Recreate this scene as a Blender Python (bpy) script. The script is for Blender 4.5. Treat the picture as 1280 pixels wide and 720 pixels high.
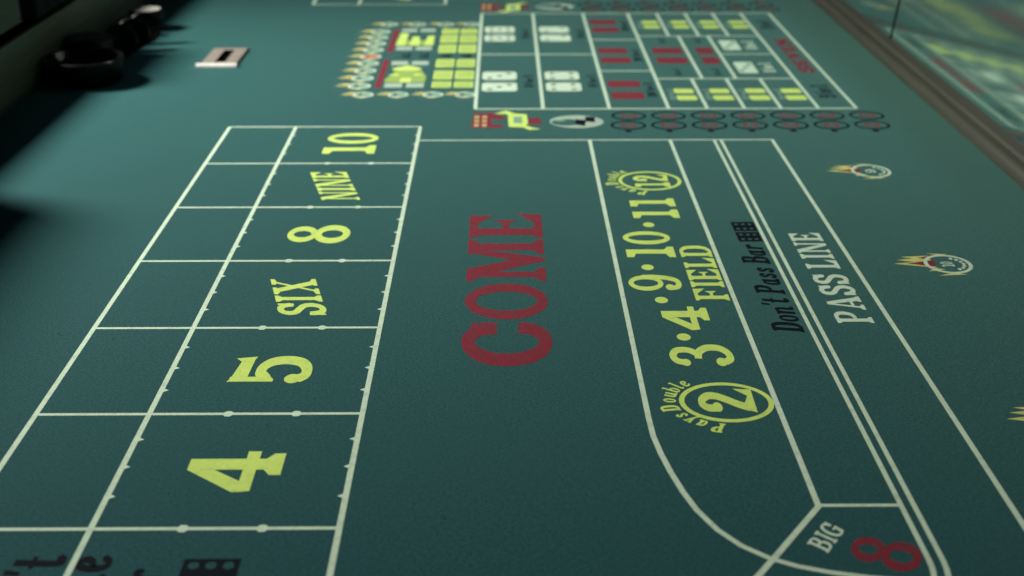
import bpy, math, random
from mathutils import Vector, Matrix
random.seed(7)
R = math.radians
sc = bpy.context.scene
for o in list(bpy.data.objects): bpy.data.objects.remove(o)

# ------------------------------------------------------------ camera
cd = bpy.data.cameras.new('camera'); cam = bpy.data.objects.new('camera', cd)
sc.collection.objects.link(cam); sc.camera = cam
cam.location = (0, 0, 0.42)
cam.rotation_euler = (R(90 - 23.0237), 0, R(-0.4138))
cd.sensor_width = 36; cd.lens = 46.592
cd.clip_start = 0.01; cd.clip_end = 50
cd.dof.use_dof = True; cd.dof.focus_distance = 0.98; cd.dof.aperture_fstop = 6.5; cd.dof.aperture_blades = 7

# ------------------------------------------------------------ world and lamps
w = bpy.data.worlds.new('World'); sc.world = w; w.use_nodes = True
bg = w.node_tree.nodes['Background']; bg.inputs[0].default_value = (0.55, 0.8, 1.0, 1); bg.inputs[1].default_value = 0.03

def lamp(name, typ, loc, target, energy, size, color, **kw):
    l = bpy.data.lights.new(name, typ); l.energy = energy; l.color = color
    if typ == 'AREA': l.shape = 'DISK'; l.size = size
    else: l.shadow_soft_size = size
    for k, v in kw.items(): setattr(l, k, v)
    o = bpy.data.objects.new(name, l); sc.collection.objects.link(o)
    o.location = loc
    o.rotation_euler = (Vector(target) - Vector(loc)).to_track_quat('-Z', 'Y').to_euler()
    return o
lamp('pit_lamp', 'SPOT', (-1.62, 1.80, 0.98), (-0.56, 1.46, 0), 362, 0.22, (1.0, 1.0, 0.92), spot_size=R(81), spot_blend=1.0)
lamp('right_fill_lamp', 'SPOT', (0.98, 2.0, 1.75), (0.33, 1.80, 0), 46, 0.14, (0.74, 1.0, 0.99), spot_size=R(46), spot_blend=1.0)  # added unseen fill, for the shaded band along the right wall
lamp('far_pit_lamp', 'SPOT', (-1.35, 3.2, 1.25), (-0.05, 3.08, 0), 230, 0.19, (1.0, 1.0, 0.92), spot_size=R(58), spot_blend=1.0)

sc.render.engine = 'CYCLES'
sc.view_settings.view_transform = 'Standard'; sc.view_settings.look = 'None'
sc.view_settings.gamma = 1; sc.view_settings.use_curve_mapping = False
sc.view_settings.exposure = 0
sc.cycles.caustics_reflective = False; sc.cycles.caustics_refractive = False

# ------------------------------------------------------------ materials
def new_mat(name):
    m = bpy.data.materials.new(name); m.use_nodes = True
    nt = m.node_tree; b = nt.nodes['Principled BSDF']
    return m, nt, b
def node(nt, t, **kw):
    n = nt.nodes.new(t)
    for k, v in kw.items(): setattr(n, k, v)
    return n
def noise(nt, coord, scale, detail=2.0, rough=0.6):
    n = node(nt, 'ShaderNodeTexNoise'); n.inputs['Scale'].default_value = scale
    n.inputs['Detail'].default_value = detail; n.inputs['Roughness'].default_value = rough
    nt.links.new(coord, n.inputs['Vector']); return n.outputs['Fac']
def mixc(nt, fac, a, b):
    n = node(nt, 'ShaderNodeMix', data_type='RGBA')
    if hasattr(fac, 'is_linked'): nt.links.new(fac, n.inputs[0])
    else: n.inputs[0].default_value = fac
    for s, v in ((n.inputs[6], a), (n.inputs[7], b)):
        if hasattr(v, 'is_linked'): nt.links.new(v, s)
        else: s.default_value = (*v, 1)
    return n.outputs[2]
def ramp(nt, fac, lo, hi, a=0.0, b=1.0):
    n = node(nt, 'ShaderNodeMapRange'); n.inputs[1].default_value = lo; n.inputs[2].default_value = hi
    n.inputs[3].default_value = a; n.inputs[4].default_value = b
    nt.links.new(fac, n.inputs[0]); return n.outputs[0]
FELT = (0.015, 0.077, 0.086)
def cloth(name, col, dark, speck=0.35, fine=(520, 1500), fuzz=(0.015, (0.5, 0.8, 0.7)), wear=0.0):
    """woven felt: fibre grain, faint blotches from wear, weave relief"""
    m, nt, b = new_mat(name)
    g = node(nt, 'ShaderNodeNewGeometry').outputs['Position']
    f1 = noise(nt, g, fine[0], 3.0, 0.7); f2 = noise(nt, g, 9, 4.0, 0.6); f3 = noise(nt, g, fine[1], 1.0, 0.5)
    c = mixc(nt, ramp(nt, f1, 0.42, 0.62, 0.0, speck), col, dark)
    c = mixc(nt, ramp(nt, f2, 0.35, 0.7, 0.0, 0.42), c, tuple(x * 0.75 for x in col))
    c = mixc(nt, ramp(nt, noise(nt, g, 55, 3.0, 0.6), 0.42, 0.7, 0.0, 0.25), c, tuple(x * 0.72 for x in col))
    if wear: c = mixc(nt, ramp(nt, noise(nt, g, 120, 5.0, 0.75), 0.5, 0.75, 0.0, wear), c, tuple(x * 1.2 for x in FELT))
    nt.links.new(c, b.inputs['Base Color'])
    b.inputs['Roughness'].default_value = 0.95
    b.inputs['Specular IOR Level'].default_value = 0.06
    b.inputs['Sheen Weight'].default_value = fuzz[0]; b.inputs['Sheen Roughness'].default_value = 0.32
    b.inputs['Sheen Tint'].default_value = (*fuzz[1], 1)
    bp = node(nt, 'ShaderNodeBump'); bp.inputs['Strength'].default_value = 0.65; bp.inputs['Distance'].default_value = 0.0006
    nt.links.new(f3, bp.inputs['Height']); nt.links.new(bp.outputs[0], b.inputs['Normal'])
    return m
M = {}
M['felt'] = cloth('green_felt', FELT, tuple(x * 0.5 for x in FELT), 0.95, fuzz=(0.33, (0.53, 1.0, 0.73)))
M['white'] = cloth('white_print', (0.60, 0.73, 0.55), (0.40, 0.54, 0.42), 0.4, wear=0.35)
M['yellow'] = cloth('yellow_print', (0.60, 0.76, 0.17), (0.46, 0.62, 0.15), 0.4, wear=0.3)
M['flame'] = cloth('flame_print', (0.62, 0.62, 0.20), (0.45, 0.4, 0.14), 0.4, wear=0.3)
M['olive'] = cloth('olive_print', (0.30, 0.42, 0.11), (0.2, 0.3, 0.1), 0.4)
M['grey_print'] = cloth('grey_print', (0.38, 0.48, 0.38), (0.25, 0.36, 0.3), 0.4)
M['red'] = cloth('red_print', (0.27, 0.020, 0.038), (0.07, 0.045, 0.05), 1.0, (300, 1500), wear=0.3)
M['black'] = cloth('black_print', (0.004, 0.006, 0.010), (0.006, 0.012, 0.014), 0.4, fuzz=(0.0, (1, 1, 1)))
M['orange'] = cloth('orange_print', (0.50, 0.16, 0.09), (0.30, 0.12, 0.08), 0.4)
M['tan'] = cloth('tan_print', (0.50, 0.36, 0.16), (0.25, 0.2, 0.12), 0.4)
M['pale'] = cloth('pale_green_print', (0.22, 0.36, 0.27), (0.12, 0.25, 0.2), 0.5)
M['lint'] = cloth('lint', (0.01, 0.02, 0.02), (0.02, 0.03, 0.03), 0.3)

def wood(name, c1, c2, rough=0.45, axis=1):
    m, nt, b = new_mat(name)
    g = node(nt, 'ShaderNodeNewGeometry').outputs['Position']
    mp = node(nt, 'ShaderNodeMapping'); mp.inputs['Scale'].default_value = (60, 3, 60) if axis == 1 else (3, 60, 60)
    nt.links.new(g, mp.inputs[0])
    f = noise(nt, mp.outputs[0], 2.0, 5.0, 0.65)
    nt.links.new(mixc(nt, ramp(nt, f, 0.3, 0.7), c1, c2), b.inputs['Base Color'])
    nt.links.new(ramp(nt, f, 0.2, 0.8, rough * .8, rough * 1.25), b.inputs['Roughness'])
    return m
M['wood'] = wood('worn_wood', (0.052, 0.053, 0.036), (0.026, 0.026, 0.018), 0.5)
M['cap'] = wood('dimmed_panel', (0.020, 0.023, 0.015), (0.013, 0.015, 0.010), 0.7)  # darkened copy of the panel olive, dims the lamplit wall top
M['panel'] = wood('dark_panel', (0.17, 0.18, 0.11), (0.10, 0.11, 0.065), 0.4)

def plain(name, col, rough, metal=0.0, bump=0.0, bscale=600, coat=0.0, spec=0.5):
    m, nt, b = new_mat(name)
    g = node(nt, 'ShaderNodeNewGeometry').outputs['Position']
    f = noise(nt, g, 60, 4.0, 0.6)
    nt.links.new(mixc(nt, ramp(nt, f, 0.35, 0.7), col, tuple(x * 0.75 for x in col)), b.inputs['Base Color'])
    nt.links.new(ramp(nt, f, 0.3, 0.75, rough * 0.85, min(1, rough * 1.25)), b.inputs['Roughness'])
    b.inputs['Metallic'].default_value = metal; b.inputs['Coat Weight'].default_value = coat; b.inputs['Specular IOR Level'].default_value = spec
    if bump:
        bp = node(nt, 'ShaderNodeBump'); bp.inputs['Strength'].default_value = bump; bp.inputs['Distance'].default_value = 0.001
        nt.links.new(noise(nt, g, bscale, 2.0), bp.inputs['Height']); nt.links.new(bp.outputs[0], b.inputs['Normal'])
    return m
M['metal'] = plain('brushed_metal', (0.62, 0.53, 0.45), 0.42, 0.7)
M['rim'] = plain('paler_plastic_rim', (0.012, 0.013, 0.012), 0.4, spec=0.3)  # slightly paler and glossier than the bowl plastic
M['bright'] = plain('glint_white', (0.95, 0.92, 0.86), 0.4, 0.0)  # near-white colour carries the glint on the plate's near edge
M['hole'] = plain('slot_shade', (0.002, 0.002, 0.002), 0.9, spec=0.0)  # black colour stands for the shade inside a deep slot
M['plastic'] = plain('black_plastic', (0.003, 0.003, 0.004), 0.42, spec=0.12)
M['matte'] = plain('matte_black', (0.004, 0.004, 0.005), 0.6, spec=0.1)
M['grey'] = plain('grey_puck_face', (0.30, 0.28, 0.25), 0.5)
M['ivory'] = plain('ivory', (0.55, 0.48, 0.45), 0.35)
M['leather'] = plain('green_leather', (0.004, 0.007, 0.005), 0.9, bump=0.4, bscale=350, spec=0.0)
M['pad'] = plain('black_padding', (0.02, 0.02, 0.02), 0.55, bump=0.4, bscale=350)
mm, nt, b = new_mat('mirror_glass')
g = node(nt, 'ShaderNodeNewGeometry').outputs['Position']
b.inputs['Base Color'].default_value = (0.90, 0.96, 0.92, 1); b.inputs['Metallic'].default_value = 1; b.inputs['Roughness'].default_value = 0.085
bp = node(nt, 'ShaderNodeBump'); bp.inputs['Strength'].default_value = 0.12; bp.inputs['Distance'].default_value = 0.002
nt.links.new(noise(nt, g, 5, 0.0), bp.inputs['Height']); nt.links.new(bp.outputs[0], b.inputs['Normal'])
M['mirror'] = mm

# ------------------------------------------------------------ mesh helpers
class MB:
    def __init__(s): s.v = []; s.f = []; s.m = []
    def add(s, vs, fs, mi=0):
        o = len(s.v); s.v += [tuple(p) for p in vs]
        for f in fs: s.f.append([i + o for i in f]); s.m.append(mi)
    def box(s, x0, x1, y0, y1, z0, z1, mi=0):
        s.add([(x, y, z) for z in (z0, z1) for y in (y0, y1) for x in (x0, x1)],
              [(0, 2, 3, 1), (4, 5, 7, 6), (0, 1, 5, 4), (2, 6, 7, 3), (0, 4, 6, 2), (1, 3, 7, 5)], mi)
    def extrude(s, prof, y0, y1, mi=0):
        """profile of (x, z) swept along y"""
        n = len(prof)
        s.add([(x, y0, z) for x, z in prof] + [(x, y1, z) for x, z in prof],
              [(i, (i + 1) % n, n + (i + 1) % n, n + i) for i in range(n)] + [tuple(range(n))[::-1], tuple(range(n, 2 * n))], mi)
    def lathe(s, prof, n=40, mi=0, cap=True):
        k = len(prof); vs = []
        for i in range(n):
            a = 2 * math.pi * i / n
            vs += [(r * math.cos(a), r * math.sin(a), z) for r, z in prof]
        fs = [(i * k + j, ((i + 1) % n) * k + j, ((i + 1) % n) * k + j + 1, i * k + j + 1) for i in range(n) for j in range(k - 1)]
        s.add(vs, fs, mi)
        if cap:
            o = len(s.v) - n * k
            s.f.append([o + i * k for i in range(n)][::-1]); s.m.append(mi)
            s.f.append([o + i * k + k - 1 for i in range(n)]); s.m.append(mi)
    def build(s, name, mats, parent=None, smooth=False, bevel=0, loc=None, rot=None):
        me = bpy.data.meshes.new(name); me.from_pydata(s.v, [], s.f); me.update()
        for m in (mats if isinstance(mats, (list, tuple)) else [mats]): me.materials.append(m)
        for p, mi in zip(me.polygons, s.m): p.material_index = mi; p.use_smooth = smooth
        o = bpy.data.objects.new(name, me); sc.collection.objects.link(o)
        if parent: o.parent = parent
        if loc: o.location = loc
        if rot: o.rotation_euler = rot
        if bevel:
            bm = o.modifiers.new('bevel', 'BEVEL'); bm.width = bevel; bm.segments = 3; bm.limit_method = 'ANGLE'
        if smooth:
            e = o.modifiers.new('edges', 'EDGE_SPLIT'); e.split_angle = R(40)
        return o
def empty(name, loc=(0, 0, 0), rz=0):
    o = bpy.data.objects.new(name, None); sc.collection.objects.link(o); o.location = loc; o.rotation_euler.z = rz
    o.empty_display_size = 0.02
    return o
def tag(o, label=None, cat=None, group=None, kind=None):
    for k, v in (('label', label), ('category', cat), ('group', group), ('kind', kind)):
        if v: o[k] = v
    return o

# ------------------------------------------------------------ lettering: glyph shapes drawn as outlines, height 1
def catmull(pts, n=7):
    out = []
    for i in range(len(pts) - 1):
        p0 = pts[max(i - 1, 0)]; p1 = pts[i]; p2 = pts[i + 1]; p3 = pts[min(i + 2, len(pts) - 1)]
        for j in range(n):
            t = j / n
            out.append(tuple(0.5 * (2 * p1[k] + (p2[k] - p0[k]) * t + (2 * p0[k] - 5 * p1[k] + 4 * p2[k] - p3[k]) * t * t
                                    + (3 * p1[k] - p0[k] - 3 * p2[k] + p3[k]) * t ** 3) for k in (0, 1)))
    out.append(pts[-1]); return out
class G:
    """collects primitives: each is (verts2d, faces)"""
    def __init__(s, w): s.w = w; s.p = []
    def R(s, x0, y0, x1, y1): s.p.append(([(x0, y0), (x1, y0), (x1, y1), (x0, y1)], [(0, 1, 2, 3)])); return s
    def P(s, *pts): s.p.append((list(pts), [tuple(range(len(pts)))])); return s
    def E(s, cx, cy, rx, ry, tx, ty, n=44):
        vs = []
        for i in range(n):
            a = 2 * math.pi * i / n; c, q = math.cos(a), math.sin(a)
            vs += [(cx + rx * c, cy + ry * q), (cx + (rx - tx) * c, cy + (ry - ty) * q)]
        s.p.append((vs, [(2 * i, 2 * ((i + 1) % n), 2 * ((i + 1) % n) + 1, 2 * i + 1) for i in range(n)])); return s
    def B(s, cx, cy, rx, ry, n=22):
        s.p.append(([(cx + rx * math.cos(2 * math.pi * i / n), cy + ry * math.sin(2 * math.pi * i / n)) for i in range(n)], [tuple(range(n))])); return s
    def S(s, pts, thick, thin, smooth=True, taper=None):
        q = catmull(pts) if smooth else pts
        vs = []; n = len(q)
        for i, p in enumerate(q):
            a = q[max(i - 1, 0)]; b = q[min(i + 1, n - 1)]
            dx, dy = b[0] - a[0], b[1] - a[1]; l = math.hypot(dx, dy) or 1
            dx /= l; dy /= l
            hw = 0.5 * (thin + (thick - thin) * abs(dy) ** 1.3)
            if taper: hw *= taper[0] + (taper[1] - taper[0]) * i / (n - 1)
            vs += [(p[0] - dy * hw, p[1] + dx * hw), (p[0] + dy * hw, p[1] - dx * hw)]
        s.p.append((vs, [(2 * i, 2 * i + 1, 2 * i + 3, 2 * i + 2) for i in range(n - 1)])); return s
    def stem(s, x, t, o=0.07, h=0.10, top=True, bot=True, y0=0, y1=1):
        s.R(x, y0, x + t, y1)
        for on, ya, d in ((bot, y0, 1), (top, y1, -1)):
            if on: s.P((x - o, ya), (x + t + o, ya), (x + t + o, ya + d * h * .75), (x + t, ya + d * h * 1.5), (x, ya + d * h * 1.5), (x - o, ya + d * h * .75))
        return s
def glyph(c):
    T = 0.17
    if c == '0': return G(.56).E(.28, .5, .28, .5, .155, .115)
    if c == 'O': return G(.74).E(.37, .5, .37, .5, .175, .13)
    if c == '1': return G(.42).R(.14, 0, .31, 1).P((0, 0), (.42, 0), (.42, .13), (.31, .20), (.14, .20), (0, .13)).P((0, 1), (.16, 1), (.16, .80), (0, .86))
    if c == '2':
        return (G(.66).S([(.13, .70), (.13, .84), (.23, .94), (.36, .92), (.46, .81), (.45, .66), (.36, .50), (.22, .30), (.12, .10)], .20, .12)
                .B(.15, .69, .13, .085).P((0, .02), (.10, .26), (.30, .17), (.46, .10), (.66, .32), (.64, .0)).P((.06, .06), (.2, .06), (.26, .28), (.14, .26)))
    if c == '3':
        return (G(.62).S([(.11, .76), (.16, .90), (.31, .95), (.46, .87), (.47, .69), (.36, .57), (.24, .55)], .165, .11).B(.11, .77, .10, .075)
                .S([(.22, .555), (.40, .52), (.53, .38), (.52, .18), (.38, .06), (.21, .05), (.10, .17)], .185, .11).B(.12, .20, .12, .085))
    if c == '4':
        return (G(.74).R(.40, .16, .60, 1).P((.60, 1), (.40, 1), (0, .45), (.02, .30), (.16, .36), (.46, .80)).P((.02, .27), (.74, .27), (.74, .41), (.0, .41))
                .P((.30, 0), (.70, 0), (.70, .12), (.60, .19), (.40, .19), (.30, .12)))
    if c == '5':
        return (G(.66).P((.04, .99), (.14, .955), (.52, .90), (.60, .98), (.64, .72), (.56, .74), (.10, .76)).R(.05, .47, .16, .97)
                .P((.05, .48), (.05, .43), (.10, .43), (.20, .50), (.20, .62), (.10, .58))
                .S([(.14, .545), (.27, .615), (.41, .59), (.52, .49), (.555, .32), (.50, .15), (.36, .06), (.20, .06), (.10, .16)], .20, .125)
                .B(.115, .20, .105, .10))
    if c == '8': return G(.64).E(.32, .285, .32, .285, .185, .115).E(.32, .76, .275, .24, .165, .10).R(.2, .48, .44, .57)
    if c == '9':
        return (G(.62).E(.30, .67, .30, .33, .155, .095)
                .S([(.535, .72), (.545, .50), (.50, .25), (.40, .09), (.26, .05), (.14, .10), (.10, .22)], .165, .10).B(.13, .23, .115, .085))
    if c == '7': return G(.6).R(.0, .82, .6, 1).P((.6, .86), (.42, .84), (.15, 0), (.36, 0)).P((0, 1), (0, .66), (.1, .82), (.1, 1))
    if c == '.': return G(.2).B(.1, .1, .1, .1)
    if c == '-': return G(.2).B(.1, .45, .1, .1)
    if c == "'": return G(.12).P((.02, 1.0), (.12, 1.0), (.06, .72), (.0, .72))
    if c == ' ': return G(.22)
    if c == 'I': return G(.34).stem(.085, T, .085)
    if c == 'C':
        return (G(.76).S([(.64, .62), (.61, .80), (.44, .935), (.24, .87), (.105, .66), (.10, .36), (.23, .13), (.44, .065), (.60, .17), (.66, .36)], .215, .14)
                .P((.53, .64), (.74, .60), (.76, .76), (.74, .92), (.66, .90), (.58, .80)).P((.56, .34), (.76, .37), (.74, .24), (.64, .16)))
    if c == 'G':
        return (G(.76).S([(.64, .66), (.58, .85), (.42, .945), (.22, .88), (.105, .66), (.10, .36), (.21, .13), (.42, .055), (.58, .12), (.62, .3)], .19, .11)
                .P((.56, .62), (.72, .66), (.72, .98), (.65, .98), (.56, .85)).R(.56, .05, .72, .46).R(.42, .40, .76, .5))
    if c == 'M':
        return (G(.98).stem(.09, .12, .09).stem(.72, .17, .09).P((.06, 1), (.28, 1), (.56, .22), (.46, .0)).P((.78, 1), (.66, 1), (.42, .2), (.46, .0), (.54, .0)))
    if c == 'N':
        return (G(.80).stem(.08, .10, .08, .08).stem(.62, .10, .08, .08, bot=False).P((.02, 1), (.25, 1), (.72, 0), (.55, 0)))
    if c == 'E':
        return (G(.66).stem(.07, .18, .07).R(.2, .89, .60, 1).R(.2, 0, .62, .11).R(.2, .455, .42, .545)
                .P((.36, .90), (.60, .68), (.60, 1.0), (.45, .96)).P((.38, .10), (.66, .34), (.62, 0), (.46, .03)).P((.34, .5), (.48, .66), (.48, .34)))
    if c == 'F':
        return (G(.66).stem(.07, .18, .07).R(.2, .89, .62, 1).R(.2, .44, .42, .535)
                .P((.36, .90), (.64, .64), (.62, 1.0), (.45, .96)).P((.34, .49), (.50, .66), (.50, .31)))
    if c == 'L': return G(.62).stem(.08, .18, .08).R(.2, 0, .58, .11).P((.34, .10), (.62, .38), (.58, 0), (.42, .03))
    if c == 'D':
        return G(.72).stem(.07, .18, .07).S([(.2, .945), (.40, .94), (.57, .80), (.62, .5), (.57, .2), (.40, .06), (.2, .055)], .19, .11)
    if c == 'P': return G(.70).stem(.08, .18, .08).S([(.2, .945), (.44, .94), (.575, .84), (.585, .68), (.50, .52), (.36, .465), (.2, .46)], .19, .11)
    if c == 'B':
        return (G(.72).stem(.08, .18, .08).S([(.2, .945), (.42, .94), (.545, .85), (.545, .70), (.46, .58), (.2, .545)], .18, .10)
                .S([(.2, .55), (.46, .53), (.60, .42), (.61, .22), (.50, .08), (.2, .055)], .19, .11))
    if c == 'R':
        return (G(.76).stem(.08, .18, .08).S([(.2, .945), (.44, .94), (.565, .84), (.57, .68), (.48, .53), (.2, .47)], .19, .11)
                .P((.36, .5), (.54, .5), (.70, .1), (.76, .1), (.76, 0), (.54, 0)))
    if c == 'A':
        return (G(.82).P((.34, 1), (.50, 1), (.78, .05), (.55, .05)).P((.34, 1), (.42, .92), (.18, .05), (.08, .05)).R(.22, .26, .60, .35)
                .P((0, 0), (.30, 0), (.30, .08), (.2, .13), (.06, .13), (0, .08)).P((.48, 0), (.82, 0), (.82, .08), (.76, .13), (.55, .13), (.48, .08)))
    if c == 'S':
        return (G(.64).S([(.55, .68), (.48, .87), (.32, .945), (.17, .90), (.105, .77), (.16, .64), (.32, .54), (.48, .43), (.535, .27), (.46, .11), (.31, .05), (.15, .12), (.08, .32)], .20, .135)
                .P((.50, .64), (.61, .64), (.61, .98), (.55, .98), (.48, .86)).P((.0, .02), (.06, .02), (.15, .12), (.11, .36), (0, .36)))
    if c == 'X':
        return (G(.86).P((.08, .97), (.30, .97), (.78, .03), (.56, .03)).P((.66, .97), (.75, .97), (.20, .03), (.11, .03))
                .P((0, 1), (.38, 1), (.38, .92), (.3, .87), (.08, .87), (0, .92)).P((.54, 1), (.86, 1), (.86, .92), (.76, .88), (.64, .88), (.54, .92))
                .P((0, 0), (.32, 0), (.32, .08), (.22, .12), (.1, .12), (0, .08)).P((.48, 0), (.86, 0), (.86, .08), (.78, .13), (.56, .13), (.48, .08)))
    if c == 'T': return G(.7).stem(.26, .18, .08, top=False).R(0, .88, .7, 1).P((0, 1), (0, .66), (.1, .9)).P((.7, 1), (.7, .66), (.6, .9))
    if c == 'V': return G(.8).P((.06, 1), (.28, 1), (.48, .2), (.42, 0), (.36, 0)).P((.74, 1), (.64, 1), (.38, .16), (.42, 0)).R(0, .92, .34, 1).R(.54, .92, .8, 1)
    if c == 'Y': return G(.8).stem(.31, .18, .08, top=False, y1=.5).P((.04, 1), (.26, 1), (.48, .44), (.32, .44)).P((.76, 1), (.66, 1), (.36, .42), (.48, .42)).R(0, .92, .32, 1).R(.54, .92, .8, 1)
    # lower case
    if c == 'a': return G(.54).E(.2, .29, .2, .30, .115, .07).S([(.40, .58), (.38, .3), (.39, .08), (.46, .02), (.54, .1)], .13, .07).R(.33, .04, .45, .6)
    if c == 'o': return G(.5).E(.25, .30, .25, .315, .125, .075)
    if c == 'n': return G(.62).R(.06, 0, .19, .6).S([(.12, .38), (.24, .54), (.37, .58), (.46, .48), (.46, .2), (.47, .06), (.53, .03), (.61, .1)], .13, .07).P((0, .6), (.19, .6), (.12, .5), (0, .54))
    if c == 'm':
        return (G(.92).R(.06, 0, .19, .6).S([(.12, .38), (.22, .54), (.33, .58), (.40, .48), (.40, .0)], .13, .07)
                .S([(.40, .38), (.52, .54), (.64, .58), (.73, .48), (.73, .2), (.75, .06), (.82, .03), (.9, .1)], .13, .07).P((0, .6), (.19, .6), (.12, .5), (0, .54)))
    if c == 'u': return G(.6).S([(.1, .6), (.1, .2), (.16, .07), (.27, .06), (.38, .16), (.42, .3)], .13, .07).R(.38, .02, .51, .6).P((.38, .0), (.6, .0), (.6, .07), (.5, .1))
    if c == 't': return G(.38).S([(.17, .92), (.15, .5), (.14, .18), (.18, .06), (.27, .05), (.36, .16)], .14, .08).R(.0, .54, .34, .62)
    if c == 's': return G(.42).S([(.36, .44), (.28, .56), (.16, .54), (.11, .44), (.2, .34), (.32, .24), (.31, .1), (.18, .05), (.04, .16)], .12, .085).B(.35, .46, .06, .055).B(.07, .15, .065, .06)
    if c == 'r': return G(.46).R(.06, 0, .19, .6).S([(.12, .34), (.22, .52), (.34, .58), (.42, .52)], .11, .09).B(.39, .5, .065, .07).P((0, .6), (.19, .6), (.12, .5), (0, .54))
    if c == 'e': return G(.5).S([(.12, .28), (.30, .34), (.40, .44), (.34, .555), (.22, .57), (.12, .44), (.10, .24), (.17, .08), (.30, .045), (.47, .17)], .14, .075)
    if c == 'l': return G(.3).S([(.12, 1), (.12, .4), (.13, .12), (.2, .05), (.3, .12)], .13, .08).P((0, 1), (.18, 1), (.12, .9), (0, .94))
    if c == 'b': return G(.56).R(.06, .04, .19, 1).E(.31, .30, .23, .315, .12, .07).P((0, 1), (.19, 1), (.12, .9), (0, .94))
    if c == 'y': return G(.56).P((.04, .6), (.18, .6), (.34, .08), (.26, 0)).P((.50, .6), (.40, .6), (.12, -.28), (.24, -.28)).B(.12, -.22, .09, .07).R(0, .55, .24, .61).R(.34, .55, .56, .61)
    if c == 'f': return G(.4).S([(.38, .9), (.28, .95), (.19, .84), (.18, .5), (.18, 0)], .13, .08).R(0, .54, .36, .62)
    return glyph('O')

Z0 = 0.00006
class Print:
    """flat ink on the felt, one mesh; every stroke a hair above the one before"""
    def __init__(s, z=Z0): s.mb = MB(); s.z = z
    def poly(s, pts, mi=0): s.raw(pts, [tuple(range(len(pts)))], mi)
    def raw(s, pts, faces, mi=0):
        fs = []
        for f in faces:            # keep every face looking up
            a = sum(pts[f[i]][0] * pts[f[(i + 1) % len(f)]][1] - pts[f[(i + 1) % len(f)]][0] * pts[f[i]][1] for i in range(len(f)))
            fs.append(tuple(f) if a > 0 else tuple(f)[::-1])
        s.mb.add([(x, y, s.z) for x, y in pts], fs, mi); s.z += 2e-6
    def rect(s, x0, x1, y0, y1, mi=0): s.poly([(x0, y0), (x1, y0), (x1, y1), (x0, y1)], mi)
    def disc(s, cx, cy, rx, ry=None, mi=0, n=28):
        ry = ry or rx; s.poly([(cx + rx * math.cos(2 * math.pi * i / n), cy + ry * math.sin(2 * math.pi * i / n)) for i in range(n)], mi)
    def ring(s, cx, cy, rx, ry, tx, ty, mi=0, n=64):
        g = G(1).E(cx, cy, rx, ry, tx, ty, n); s.raw(*g.p[0], mi)
    def path(s, pts, wd, mi=0):
        g = G(1).S(pts, wd, wd, smooth=False); s.raw(*g.p[0], mi)
    def text(s, txt, O, A, U, mi=0, gap=.07, slant=0.0, bold=0.0):
        if bold:
            for d in (-bold, bold): s.text(txt, (O[0] + A[0] * d, O[1] + A[1] * d), A, U, mi, gap, slant)
            return
        adv = 0; items = []
        for i, c in enumerate(txt):
            gl = glyph(c); items.append((adv, gl)); adv += gl.w + (gap if i < len(txt) - 1 else 0)
        for x0, gl in items:
            for vs, fs in gl.p:
                s.raw([(O[0] + A[0] * (x + x0 + slant * y) / adv + U[0] * y, O[1] + A[1] * (x + x0 + slant * y) / adv + U[1] * y) for x, y in vs], fs, mi)
    def build(s, name, mats, parent, label=None):
        o = s.mb.build(name, [M[m] for m in mats], parent)
        if label: o['label'] = label
        return o

# ------------------------------------------------------------ the table
XL, XR = -0.585, 0.513           # foot of the side walls
CY = 1.815                       # middle of the table
Y0, Y1 = 0.16, 3.47              # ends
table = tag(empty('craps_table', (0, CY, 0)), 'green felt craps table with printed betting layout and mirrored side wall', 'craps table')
def under(o, parent=None):
    o.parent = parent or table
    o.matrix_parent_inverse = Matrix.Translation((0, -CY, 0)) if parent is None else Matrix()
    return o
fb = MB(); nx, ny = 12, 30
vs = [(XL - .01 + (XR - XL + .02) * i / nx, Y0 - .01 + (Y1 - Y0 + .02) * j / ny, 0) for j in range(ny + 1) for i in range(nx + 1)]
fb.add(vs, [(j * (nx + 1) + i, j * (nx + 1) + i + 1, (j + 1) * (nx + 1) + i + 1, (j + 1) * (nx + 1) + i) for j in range(ny) for i in range(nx)])
felt = under(fb.build('felt', M['felt']))
felt['label'] = 'green felt playing surface with printed betting layout'

# side wall towards the players: bullnose moulding, leaning mirror in two panes, padded rail
prof = [(XR, 0.0), (XR - .005, .003), (XR - .006, .009), (XR - .005, .015), (XR - .002, .0185), (XR + .0015, .0195), (XR + .0015, .0215), (XR - .0015, .0225), (XR - .003, .0255), (XR - .0015, .0295), (XR + .003, .0315), (XR + .03, .0315), (XR + .03, 0)]
p = MB(); p.extrude(prof, Y0, Y1); o = under(p.build('base_moulding', M['wood'], smooth=True)); o['label'] = 'worn brown wooden moulding at the foot of the mirrored wall'
TA = math.tan(R(7.0))
JY = 1.765
for ya, yb in ((Y0, JY - .005), (JY + .005, Y1)):
    p = MB(); mz0, mz1 = .0315, .235; x0 = XR + .008
    p.extrude([(x0, mz0), (x0 + TA * (mz1 - mz0), mz1), (x0 + TA * (mz1 - mz0) + .006, mz1), (x0 + .006, mz0)], ya, yb)
    o = under(p.build('mirror_panel', M['mirror']))
p = MB(); p.extrude([(x0 + .0005, mz0), (x0 + .0005 + TA * (mz1 - mz0), mz1), (x0 + TA * (mz1 - mz0) + .006, mz1), (x0 + .006, mz0)], JY - .0049, JY + .0049)
under(p.build('mirror_joint', M['matte']))['label'] = 'thin dark joint between two mirror panes'
p = MB(); p.extrude([(XR + .031, -.05), (XR + .05, -.05), (XR + .05, .235), (XR + .046, .235)], Y0, Y1); under(p.build('wall_backing', M['panel']))
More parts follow.
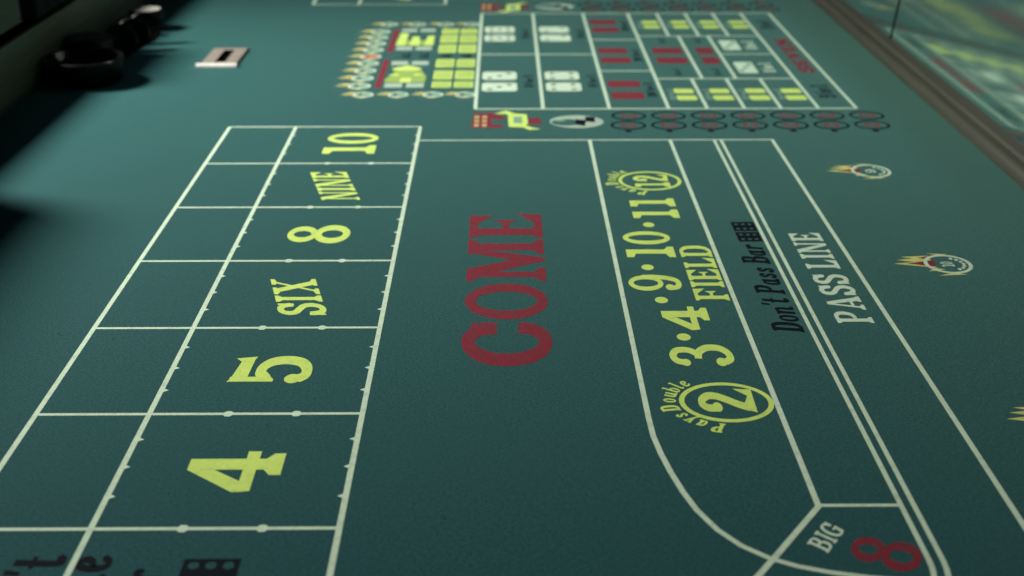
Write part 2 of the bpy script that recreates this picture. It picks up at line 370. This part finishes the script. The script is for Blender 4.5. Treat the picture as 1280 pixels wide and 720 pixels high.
def rail(y0, y1, x, z, sgn, name='padded_rail'):
    pr = [(x + sgn * (.075 * (1 - math.cos(a)) - .012), z + .028 + .028 * math.sin(a) * -1) for a in [math.pi * k / 8 for k in range(9)]]
    pr2 = [(x - sgn * .012, z), (x - sgn * .02, z + .02), (x - sgn * .012, z + .045), (x + sgn * .02, z + .06), (x + sgn * .1, z + .06), (x + sgn * .14, z + .04), (x + sgn * .14, z)]
    q = MB(); q.extrude(pr2, y0, y1); return under(q.build(name, M['pad'], bevel=.006))
rail(Y0, Y1, XR + .03, .236, 1)

# wall on the dealer side: low in front of the boxman, high towards the ends
YA, YB = 1.275, 2.62
LZ = .076
p = MB(); p.extrude([(XL, 0), (XL + .003, .01), (XL + .003, LZ - .0023), (XL - .02, LZ - .0023), (XL - .02, 0)], YA, YB)
under(p.build('low_wall', M['panel']))['label'] = 'dark olive wooden side wall left of the felt'
p = MB(); p.extrude([(XL + .003, LZ - .002), (XL + .001, LZ), (XL - .0203, LZ), (XL - .0203, LZ - .002)], YA, YB); under(p.build('dimmed_wall_top', M['cap']))  # thin added strip, coloured dark against the lamplight on the wall top
p = MB(); p.box(XL - .34, XL - .0205, YA + .002, YB - .002, LZ - .03, LZ - .0015); under(p.build('ledge', M['leather'], bevel=.004))['label'] = 'dark green ledge behind the low side wall'
for a, b_ in ((Y0, YA - .002), (YB + .002, Y1)):
    p = MB(); p.box(XL - .03, XL, a, b_, 0, .108); under(p.build('high_wall', M['panel'], bevel=.003))
    rail(a, b_, XL - .012, .109, -1)
# ends
for y, s in ((Y0, -1), (Y1, 1)):
    p = MB(); p.box(XL - .03, XR + .05, min(y, y + s * .03), max(y, y + s * .03), -.02, .13); under(p.build('end_wall', M['panel'], bevel=.003))
p = MB(); p.extrude([(XL + .003, LZ - .002), (XL + .001, LZ), (XL - .0203, LZ), (XL - .0203, LZ - .002)], YA, YB); under(p.build('dimmed_wall_top', M['cap']))
p = MB(); p.box(XL - .34, XR + .05, Y0 - .03, Y1 + .03, -.09, -.021); under(p.build('table_bed', M['panel']))

# drop slot plate let into the felt
sx0, sx1, sy0, sy1 = -.403, -.357, 1.744, 1.843
hx0, hx1, hy0, hy1 = -.3870, -.3730, 1.760, 1.831
p = MB(); t = .0032
xs = [sx0, hx0, hx1, sx1]; ys = [sy0, hy0, hy1, sy1]
for i in range(3):
    for j in range(3):
        if i == 1 and j == 1: continue
        p.add([(xs[i], ys[j], t), (xs[i + 1], ys[j], t), (xs[i + 1], ys[j + 1], t), (xs[i], ys[j + 1], t)], [(0, 1, 2, 3)])
rim = .003
ob = [(sx0 - rim, sy0 - rim), (sx1 + rim, sy0 - rim), (sx1 + rim, sy1 + rim), (sx0 - rim, sy1 + rim)]; ib = [(sx0, sy0), (sx1, sy0), (sx1, sy1), (sx0, sy1)]
p.add([(x, y, .0003) for x, y in ob] + [(x, y, t) for x, y in ib], [(i, (i + 1) % 4, 4 + (i + 1) % 4, 4 + i) for i in range(4)])
hb = [(hx0, hy0), (hx1, hy0), (hx1, hy1), (hx0, hy1)]
p.add([(x, y, t) for x, y in hb] + [(x, y, .0006) for x, y in hb], [(i, (i + 1) % 4, 4 + (i + 1) % 4, 4 + i)[::-1] for i in range(4)], 1)
p.add([(x, y, .0006) for x, y in hb], [(0, 1, 2, 3)], 1)  # shallow floor; the shade of depth is in its black colour
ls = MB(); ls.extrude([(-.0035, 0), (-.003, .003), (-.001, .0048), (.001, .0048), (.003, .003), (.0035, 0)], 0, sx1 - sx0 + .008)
slot = under(p.build('drop_slot_plate', [M['metal'], M['hole']])); slot['label'] = 'small rectangular metal plate with a black money slot'
o = ls.build('glint_lip', M['bright'], slot, smooth=True, loc=(sx0 - .005, sy0 - .001, .0004), rot=(0, 0, R(-90)))  # added strip with the edge glint put into its white colour

# ------------------------------------------------------------ printed layout, near half and far half
LW = .00185                       # half width of a line
XA, XB, XC = -.3095, -.2345, -.0935
XF1, XF2, XD1, XD2, XP = .0955, .1838, .2322, .2398, .2963
ROW0, DR = 1.4575, .1362          # first row line and spacing
def mir(y): return 2 * CY - y
def line(pts, label=None, wd=2 * LW, z=Z0, name='box_line', mat='white'):
    q = Print(z); q.path(pts, wd); return q.build(name, [mat], felt, label)
def half(far):
    m = (lambda y: mir(y)) if far else (lambda y: y)
    side = 'far' if far else 'near'
    # lines of the point boxes, with their little tick marks
    yn = ROW0 - 7 * DR
    for k, x in enumerate((XA, XB, XC)):
        q = Print(Z0 + 3e-5); q.rect(x - LW, x + LW, min(m(yn), m(ROW0)), max(m(yn), m(ROW0)))
        if k:
            s = 1 if k == 1 else -1
            for r in range(6):
                for f in (.25, .5, .75):
                    y = m(ROW0 - (r + f) * DR)
                    q.poly([(x + s * LW * .8, y - .0026), (x + s * (LW + .0032), y), (x + s * LW * .8, y + .0026)])
        q.build('box_line', ['white'], felt, 'long white line of the point boxes')
    for r in range(7):
        y = m(ROW0 - r * DR); q = Print(Z0); q.rect(XA, XC, y - LW * .85, y + LW * .85)
        if r:
            for f in (.37, .69):
                x = XB + (XC - XB) * f; q.poly([(x - .0045, y), (x - .0015, y - .0036), (x + .0015, y - .0036), (x + .0045, y), (x + .0015, y + .0036), (x - .0015, y + .0036)])
        q.build('box_line', ['white'], felt, 'white cross line of the point boxes')
    # numbers
    def num(txt, r, ya, yb, xb, xt, sh=0.0, name='numeral', mat='yellow', **kw):
        # ya..yb measured in the near half; the far half keeps the reading direction
        if far: c = m(ROW0 - (5 - r + .5) * DR); d = c - (ROW0 - (r + .5) * DR); ya += d; yb += d
        q = Print(); q.text(txt, (xb, ya), (sh, yb - ya), (xt - xb, 0), **kw); q.build(name, [mat], felt, f'yellow printed {txt} in a point box, {side} half')
    num('10', 0, 1.355, 1.432, -.137, -.193, gap=.09)
    num('NINE', 1, 1.206, 1.293, -.137, -.174, -.023, 'word')
    num('8', 2, 1.090, 1.136, -.137, -.193)
    num('SIX', 3, .936, 1.008, -.136, -.173, -.0185, 'word')
    num('5', 4, .820, .864, -.136, -.193)
    num('4', 5, .679, .727, -.136, -.194)
    def put(name, mat, label, txt, ya, yb, xb, xt, dx=0.0, **kw):
        if far: ya, yb = m(yb), m(ya)
        q = Print(); q.text(txt, (xb, ya), (dx, yb - ya), (xt - xb, 0), **kw); q.build(name, [mat], felt, label)
    put('word', 'red', f'large red COME lettering, {side} half', 'COME', .848, 1.166, .0355, -.0305, gap=.05)
    put('word', 'white', f'white PASS LINE lettering, {side} half', 'PASS LINE', .918, 1.113, .2835, .2555, gap=.09)
    put('word', 'yellow', f'yellow FIELD lettering, {side} half', 'FIELD', .962, 1.082, .180, .153, gap=.05)
    put('word', 'black', f"black italic Don't Pass Bar lettering, {side} half", "Don't Pass Bar", .902, 1.082, .2265, .2035, gap=.12, slant=.16, bold=.0035)
    # field numbers run 2 3 4 9 10 11 12 on a shallow arc
    put('numeral', 'yellow', None, '3', .845, .880, .1655, .1205)
    put('numeral', 'yellow', None, '4', .906, .950, .1585, .1225)
    put('numeral', 'yellow', None, '9', .982, 1.015, .1455, .1025)
    put('numeral', 'yellow', None, '10', 1.055, 1.118, .1485, .1065, gap=.10)
    put('numeral', 'yellow', None, '11', 1.153, 1.208, .164, .121, gap=.16)
    put('numeral', 'yellow', None, '12', 1.243, 1.281, .166, .131, gap=.10)
    put('numeral', 'yellow', None, '2', .776, .810, .1695, .1315)
    for x, y in ((.1345, .894), (.1255, .963), (.1215, 1.032), (.133, 1.135)):
        q = Print(); q.disc(x, m(y), .0052, .0062); q.build('dot', ['yellow'], felt)
    for cx, cy, rx, ry, txt, al in ((.1502, .791, .0318, .0285, 'Pays Double', 1), (.1470, 1.262, .0315, .030, 'Pays Double', 1)):
        q = Print(); q.ring(cx, m(cy), rx, ry, .0036, .0042); q.build('ring', ['yellow'], felt, f'yellow oval ring round a field number, {side} half')
        q = Print()
        for ch, a in zip('PaysDouble', (15, 32, 45, 57, 75, 93, 107, 119, 129, 139)):
            a = R(a); n = (-math.sin(a), -math.cos(a)); tt = (-math.cos(a), math.sin(a))
            wd = glyph(ch).w * .0105; hh = .0135 if ch not in 'PDbl' else .0125
            bx, by = cx + n[0] * (rx + .0022), m(cy) + n[1] * (ry + .0022)
            q.text(ch, (bx - tt[0] * wd / 2, by - tt[1] * wd / 2), (tt[0] * wd, tt[1] * wd), (n[0] * hh, n[1] * hh), slant=.12, bold=.05)
        q.build('word', ['yellow'], felt, 'small yellow Pays Double lettering curved round a ring')
    # dice after Don't Pass Bar
    for dy in (0, .0265):
        q = Print(); ya = 1.0915 + dy
        if far: ya = m(ya + .022)
        q.rect(.2085, .2295, ya, ya + .0238, 0)
        for px in (.0045, .0105, .0165):
            for py in (.006, .0175): q.disc(.2085 + px, ya + py, .0018, .002, 1, 10)
        q.build('die_face', ['black', 'felt'], felt)
    # long lines of field, don't pass and pass line
    ytop = 1.4035
    line([(XC - .002, m(ytop)), (XP + LW, m(ytop))], 'white line across the top of the come and field boxes', 2 * LW * .8)
    cv = [(XF1, ytop), (XF1, .77), (XF1 + .0005, .745), (.0985, .722), (.102, .700), (.1065, .678), (.112, .658), (.121, .637), (.132, .621), (.146, .6085), (.160, .601), (.176, .5955), (.195, .591), (.215, .588), (.229, .5875)]
    line([(x, m(y)) for x, y in cv], 'white line bounding the field box, curving at its end', z=Z0 + 3e-5)
    line([(XF2, m(ytop)), (XF2, m(.662))], 'white line between field and don\'t pass bar', z=Z0 + 3e-5)
    line([(XF2 + .002, m(.664)), (.148, m(.609)), (.118, m(.567))], z=Z0 + 5e-5)
    line([(XF2, m(.662)), (XD1, m(.662))], wd=2 * LW * .85)
    for x, rr in ((XD1, .070), (XD2, .0776)):
        yc = .607
        pts = [(x, ytop), (x, yc)] + [(x - rr + rr * math.cos(a), yc - rr * math.sin(a)) for a in [math.pi / 2 * k / 14 for k in range(1, 15)]]
        line([(a, m(b_)) for a, b_ in pts], 'one of two close white lines beside the pass line', 2 * LW * .86, Z0 + 3e-5)
    line([(XP, m(ytop)), (XP, m(.42))], 'outer white line of the pass line', z=Z0 + 3e-5)
    # big 8 in the corner
    def aff(name, mat, label, txt, O, A, U, **kw):
        q = Print(); q.text(txt, (O[0], m(O[1])), (A[0], -A[1] if far else A[1]), (U[0], -U[1] if far else U[1]), **kw); q.build(name, [mat], felt, label)
    aff('word', 'white', f'white BIG lettering in the corner, {side} half', 'BIG', (.1785, .6135), (.0150, .0225), (-.0098, .0095), gap=.10)
    aff('numeral', 'red', f'large red 8 in the corner, {side} half', '8', (.2215, .5925), (.0125, .0265), (-.0345, .0150))
    # don't come box at the end
    put('word', 'black', "black Don't lettering in the end box", "Don't", .535, .6135, -.239, -.269, gap=.1, bold=.012)
    put('word', 'black', 'black Come lettering in the end box', 'Come', .525, .6135, -.2135, -.2445, gap=.1, bold=.012)
    put('word', 'black', 'black Bar lettering in the end box', 'Bar', .548, .601, -.182, -.2095, gap=.1, bold=.012)
    for dy in (-.062, -.031):
        ya = .6105 + dy + .0022
        if far: ya = m(ya + .029)
        q = Print(); q.rect(-.1745, -.1435, ya, ya + .0288, 0)
        for px in (.006, .0155, .025):
            for py in (.0065, .0225): q.disc(-.1745 + px, ya + py, .0031, .0034, 1, 12)
        q.build('die_face', ['black', 'felt'], felt)
    # flame emblems outside the pass line
    for y, tx in ((1.2915, '9'), (1.0375, '10'), (.765, '11')):
        emblem(.3765, m(y), .0200, tx)
def emblem(cx, cy, r, txt, red=False, small=False):
    q = Print(); s = r / .02
    def fl(pts, mi): q.poly([(cx + a * s, cy + b_ * s) for a, b_ in pts], mi)
    fl([(-.012, .019), (-.036, .0165), (-.026, .0125), (-.041, .0095), (-.027, .005), (-.046, .001), (-.022, -.0055), (-.012, -.009)], 0)
    fl([(-.012, .0185), (-.022, .014), (-.016, .011)], 1)
    fl([(-.010, .009), (-.035, .0015), (-.012, -.006)], 1)
    fl([(-.006, -.012), (-.021, -.0165), (-.013, -.0085)], 0)
    fl([(.0, -.0185), (-.015, -.0255), (.009, -.0235)], 0); fl([(.0, .0195), (-.012, .0245), (.006, .0225)], 0)
    if small:
        q.disc(cx, cy, r * 1.0, r * .95, 4 if not red else 5); q.ring(cx, cy, r, r * .95, r * .2, r * .2, 2)
        q.disc(cx - r * .3, cy, r * .22, r * .3, 3, 10)
    else:
        q.ring(cx, cy, r, r * 1.06, .0032, .0034, 2)
        q.text(txt, (cx + .0045, cy - .0055), (0, .0105), (-.0105, 0), 2)
        for k in range(7):
            a = R(-62 + 21 * k); q.disc(cx + .0133 * math.cos(a), cy + .0133 * math.sin(a), .0017, .0022, 2, 8)
    q.build('flame_emblem', ['flame', 'red', 'white', 'black', 'pale', 'orange'], felt)
half(False); half(True)

# ------------------------------------------------------------ proposition bets in the middle
PX = [-.0325, .048, .127, .1975, .2435, .288, .3315, .376, .421]
PA, PB = 1.532, 2 * CY - 1.532
R1, R2, R3, R4 = 1.677, 1.931, 1.719, 1.907
def vline(x, a, b_): line([(x, a), (x, b_)], z=Z0 + 3e-5, wd=.0042)
def hline(y, a, b_): line([(a, y), (b_, y)], wd=.004)
for x in (PX[0], PX[1], PX[2], PX[3], PX[7], PX[8]): vline(x, PA, PB)
for x in PX[4:7]: vline(x, PA, R1); vline(x, R2, PB)
for x in (.2575, .301): vline(x, R1, R2)
hline(PA, PX[0], PX[8]); hline(PB, PX[0], PX[8]); hline(CY, PX[0], PX[2]); hline(R3, PX[2], PX[3]); hline(R4, PX[2], PX[3])
hline(R1, PX[3], PX[7]); hline(R2, PX[3], PX[7]); hline(CY, .301, PX[7])
PIPS = {1: [(0, 0)], 2: [(-1, -1), (1, 1)], 3: [(-1, -1), (0, 0), (1, 1)], 4: [(-1, -1), (1, 1), (-1, 1), (1, -1)],
        5: [(-1, -1), (1, 1), (-1, 1), (1, -1), (0, 0)], 6: [(-1, -1), (1, 1), (-1, 1), (1, -1), (-1, 0), (1, 0)]}
def die(cx, cy, sx, sy, n, mat, pip='black', pr=.13):
    q = Print(); a, b_ = sx / 2, sy / 2; c = sx * .1
    q.poly([(cx - a + c, cy - b_), (cx + a - c, cy - b_), (cx + a, cy - b_ + c), (cx + a, cy + b_ - c), (cx + a - c, cy + b_), (cx - a + c, cy + b_), (cx - a, cy + b_ - c), (cx - a, cy - b_ + c)])
    for u, v in PIPS[n]: q.disc(cx + v * sx * .28, cy + u * sy * .27, sx * pr * .8, sy * pr * .8, 1, 10)
    q.build('die_face', [mat, pip], felt)
def small_text(txt, x, y, L, H, mat):
    q = Print(); q.text(txt, (x + H / 2, y - L / 2), (0, L), (-H, 0), gap=.1, bold=.012); q.build('word', [mat], felt)
for cx, n1, n2 in ((-.004, 3, 5), (.077, 4, 2)):
    for yc, n in ((1.665, n1), (1.948, n2)):
        for dy in (-.029, .029): die(cx, yc + dy, .0445, .043, n, 'white', 'black', .10)
        small_text('9 for 1', cx + .037, yc, .06, .012, 'black')
for yc, n in ((1.621, 2), (1.808, 6), (2.002, 4)):
    for dy in (-.028, .029): die(.154, yc + dy, .041, .034, n, 'red', 'red')
    small_text('30 for 1', .184, yc, .07, .011, 'black')
for dy in (-.030, .028):
    die(.2305, 1.808 + dy, .042, .035, 1, 'red', 'red'); die(.283, 1.808 + dy, .023, .040, 1, 'red', 'red')
for x in (.229, .281): 
    for y in (1.712, 1.902): small_text('for 1', x, y, .035, .010, 'black')
for k in range(4):
    cx = .2255 + .0446 * k
    for yc in (1.598, 2.012):
        for dy in (-.0165, .0165): die(cx, yc + dy, .0245, .022, (1, 2, 3, 6)[k], 'yellow', 'yellow')
        small_text('15 for 1', cx - .0175, yc, .048, .007, 'pale')
for yc in (1.737, 1.871):
    die(.3235, yc, .025, .062, 3, 'white', 'pale', .16); small_text('8 for 1', .352, yc, .05, .017, 'white')
small_text('SEVEN', .402, 1.81, .20, .019, 'red')
for yc in (1.612, 2.010): small_text('5 for 1', .399, yc, .06, .022, 'black')
# craps / eleven rings along both edges
for yn in (1.461, 1.501):
    for far in (0, 1):
        for k in range(7):
            x = .143 + .0464 * k + (.004 if yn > 1.49 else 0); y = mir(yn) if far else yn
            q = Print(); q.ring(x, y, .0205, .0185, .0032, .005, 0, 32)
            if yn < 1.49: q.disc(x - .002, y - (.0235 if not far else -.0235), .0042, .0045, 0, 10)
            q.text('C' if yn < 1.49 else 'E', (x + .009, y - .008), (0, .016), (-.018, 0), 1)
            q.build('ring', ['black', 'red'], felt)
# bonus logos: red and yellow badge, white oval with dice
for far in (0, 1):
    m = mir if far else (lambda y: y)
    q = Print()
    q.poly([(-.036, m(1.452)), (-.016, m(1.452)), (-.014, m(1.515)), (-.034, m(1.512))], 0)
    q.poly([(-.016, m(1.452)), (.001, m(1.453)), (.000, m(1.464)), (-.012, m(1.468)), (-.014, m(1.490)), (.002, m(1.484)), (.002, m(1.497)), (-.014, m(1.515))], 0)
    for xx in (-.030, -.021):
        for k in range(3): yy = m(1.463 + .017 * k); q.rect(xx - .0028, xx + .0028, yy - .006, yy + .006, 2)
    q.poly([(.007, m(1.456)), (.024, m(1.453)), (.029, m(1.470)), (.028, m(1.508)), (.011, m(1.512)), (.006, m(1.496))], 1)
    q.poly([(.0125, m(1.471)), (.0225, m(1.470)), (.0225, m(1.497)), (.0125, m(1.498))], 3)
    q.poly([(-.010, m(1.511)), (.004, m(1.525)), (.016, m(1.510)), (.008, m(1.498)), (.004, m(1.510))], 1)
    q.poly([(.026, m(1.462)), (.034, m(1.452)), (.043, m(1.447)), (.030, m(1.443)), (.022, m(1.455))], 1)
    q.poly([(.029, m(1.468)), (.044, m(1.466)), (.043, m(1.494)), (.029, m(1.492))], 0)
    q.build('badge', ['red', 'yellow', 'tan', 'pale'], felt, 'red and yellow badge beside the proposition boxes')
    q = Print(); q.disc(.085, m(1.477), .031, .0265, 0, 40); q.disc(.073, m(1.474), .017, .0135, 1, 30); q.disc(.0665, m(1.482), .006, .004, 2, 12)
    q.poly([(.083, m(1.464)), (.094, m(1.459)), (.096, m(1.484)), (.084, m(1.487))], 3); q.poly([(.095, m(1.478)), (.106, m(1.474)), (.107, m(1.496)), (.096, m(1.498))], 3)
    q.build('oval_badge', ['grey_print', 'felt', 'pale', 'black'], felt, 'white oval badge with two black dice')
# side bet panel: flame ladder, red bars, white and yellow boxes
EL = .0106
for k in range(9): emblem(-.181, 1.642 + .0402 * k, .0145, '', red=(k == 4), small=True)
for x in (-.172, -.129, -.086, -.046):
    for y in (1.599, 2.016): emblem(x, y, .0128, '', small=True)
for y0, y1 in ((1.632, 1.785), (1.829, 1.978)):
    q = Print(); q.rect(-.1615, -.1535, y0, y1); q.build('bar', ['red'], felt, 'dark red bar in the side bet panel')
for far, yc in ((0, 1.705), (1, 1.913)):
    for x in (-.1385, -.111):
        for dy in (-.060, .060):
            q = Print(); q.rect(x - .0112, x + .0112, yc + dy - .011, yc + dy + .011); q.build('box_mark', ['grey_print'], felt)
    q = Print()
    if not far:
        q.poly([(-.152, 1.672), (-.150, 1.66), (-.100, 1.66), (-.099, 1.69), (-.106, 1.72), (-.126, 1.752), (-.147, 1.735), (-.142, 1.715)], 1)
        q.poly([(-.150, 1.700), (-.136, 1.694), (-.136, 1.706)], 0); q.poly([(-.101, 1.700), (-.115, 1.694), (-.115, 1.706)], 0)
        q.poly([(-.126, 1.752), (-.147, 1.734), (-.138, 1.724), (-.113, 1.724), (-.106, 1.734)], 0); q.poly([(-.132, 1.66), (-.117, 1.66), (-.119, 1.684), (-.131, 1.684)], 0)
    else:
        q.poly([(-.152, 1.872), (-.099, 1.872), (-.099, 1.905), (-.152, 1.905)], 1)
        q.poly([(-.152, 1.872), (-.139, 1.872), (-.138, 1.953), (-.150, 1.953)], 0); q.poly([(-.133, 1.872), (-.118, 1.872), (-.121, 1.930), (-.131, 1.930)], 0)
        q.poly([(-.112, 1.872), (-.099, 1.872), (-.099, 1.935), (-.109, 1.935)], 0)
    q.build('badge', ['yellow', 'olive'], felt, 'yellow badge in the side bet panel')
for ys in ((1.649, 1.699, 1.764), (1.851, 1.914, 1.966)):
    for k, yc in enumerate(ys):
        hh = (.030, .046, .046, .050, .049, .034)[k + (0 if ys[0] < 1.7 else 3)]
        for x in (-.0775, -.0495):
            q = Print(); q.rect(x - .0122, x + .0122, yc - hh / 2, yc + hh / 2)
            [q.rect(x - .0105, x + .0105, yc + d - .0034, yc + d + .0034, 1) for d in ((-.012, 0, .012) if hh > .04 else (-.006, .006))]; q.build('box_mark', ['yellow', 'olive'], felt)
for x in (-.133, -.108, -.078, -.05): small_text('ALL', x, 1.808, .03, .012, 'black')

# ------------------------------------------------------------ things standing by the dealer side wall
def thing(name, label, cat, loc, rz=0, group=None): return tag(empty(name, loc, rz), label, cat, group)
t = thing('dice_bowl', 'shallow round black bowl nearest the camera beside the dark wall', 'bowl', (-.5335, 1.668, 0))
p = MB(); p.lathe([(.043, 0), (.047, .004), (.0495, .026), (.0495, .0315), (.0480, .033), (.0450, .032), (.0435, .027), (.041, .008), (.0, .0065)], 56, cap=False); p.build('body', M['plastic'], t, smooth=True)
p = MB(); p.lathe([(.0500, .0285), (.0506, .0300), (.0500, .0318), (.0492, .0318), (.0492, .0285)], 56, cap=False); p.build('rim', M['rim'], t, smooth=True)
t = thing('round_canister', 'round black lidded canister standing behind the bowl', 'canister', (-.551, 1.757, 0))
p = MB(); p.lathe([(.0, 0), (.0285, 0), (.030, .003), (.030, .028)], 48, cap=False); p.build('body', M['plastic'], t, smooth=True)
p = MB(); p.lathe([(.030, .0282), (.0312, .029), (.0312, .036), (.029, .0385), (.0, .039)], 48, cap=False); p.build('lid', M['plastic'], t, smooth=True)
def puck(name, label, loc, rot, r=.027, h=.012, top='plastic', group=None):
    t = thing(name, label, 'puck', loc, 0, group); t.rotation_euler = rot
    p = MB(); p.lathe([(.0, 0), (r - .0015, 0), (r, .0015), (r, h - .0015), (r - .0015, h), (r - .004, h)], 40, cap=False); p.build('body', M['plastic'], t, smooth=True)
    p = MB(); p.lathe([(r - .004, h), (r - .005, h - .0008), (0, h - .0008)], 40, cap=False); p.build('face', M[top], t, smooth=True)
    return t
for k in range(3):
    puck('marker_puck', ('black puck on edge next to the black canister', 'black puck on edge between two other pucks on edge', 'black puck on edge farthest from the canister')[k],
         (-.5225 + .006 * k, 1.806 + .042 * k, .0225), (R(80), R(0), R(16)), .0225, .012)
for k in range(2):
    puck('marker_puck', ('black puck under the grey topped one', 'grey topped puck on the farthest dark stack by the wall')[k],
         (-.531, 1.985, .0152 * k), (0, 0, 0), .0245, .015, 'plastic' if k == 0 else 'grey')
t = thing('small_knob', 'small pale knob on a dark base beside the stack of pucks', 'knob', (-.5145, 1.940, 0))
p = MB(); p.lathe([(.0, 0), (.0095, 0), (.010, .002), (.009, .010), (.0, .011)], 28, cap=False); p.build('base', M['plastic'], t, smooth=True)
p = MB(); p.lathe([(.0045, .011), (.0058, .0125), (.006, .016), (.0045, .019), (.0, .0195)], 24, cap=False); p.build('cap', M['ivory'], t, smooth=True)
# black box on the ledge
t = thing('black_box', 'black box standing on the ledge behind the low wall', 'box', (-.5965, 1.752, LZ + .0005))
p = MB(); p.box(-.0125, .0125, -.082, .082, 0, .034); p.build('body', M['matte'], t, bevel=.005)
p = MB(); p.box(-.0135, .0135, -.084, .084, .0343, .042); p.build('lid', M['matte'], t, bevel=.004)

# lint on the felt
lb = MB()
for i in range(45):
    x, y = random.uniform(-.5, .45), random.uniform(.6, 1.9); a = random.uniform(0, 6.28); L = random.uniform(.0006, .0024); wd = random.uniform(.00012, .0003)
    c, s = math.cos(a), math.sin(a); h = .0009
    pts = [(x - c * L / 2 - s * wd, y - s * L / 2 + c * wd), (x - c * L / 2 + s * wd, y - s * L / 2 - c * wd), (x + c * L / 2 + s * wd, y + s * L / 2 - c * wd), (x + c * L / 2 - s * wd, y + s * L / 2 + c * wd)]
    lb.add([(a_, b_, h) for a_, b_ in pts] + [(x, y, h + wd * 1.5)], [(0, 1, 4), (1, 2, 4), (2, 3, 4), (3, 0, 4)])
tag(lb.build('lint', M['lint']), 'tiny dark lint fibres scattered on the felt', 'lint', kind='stuff')
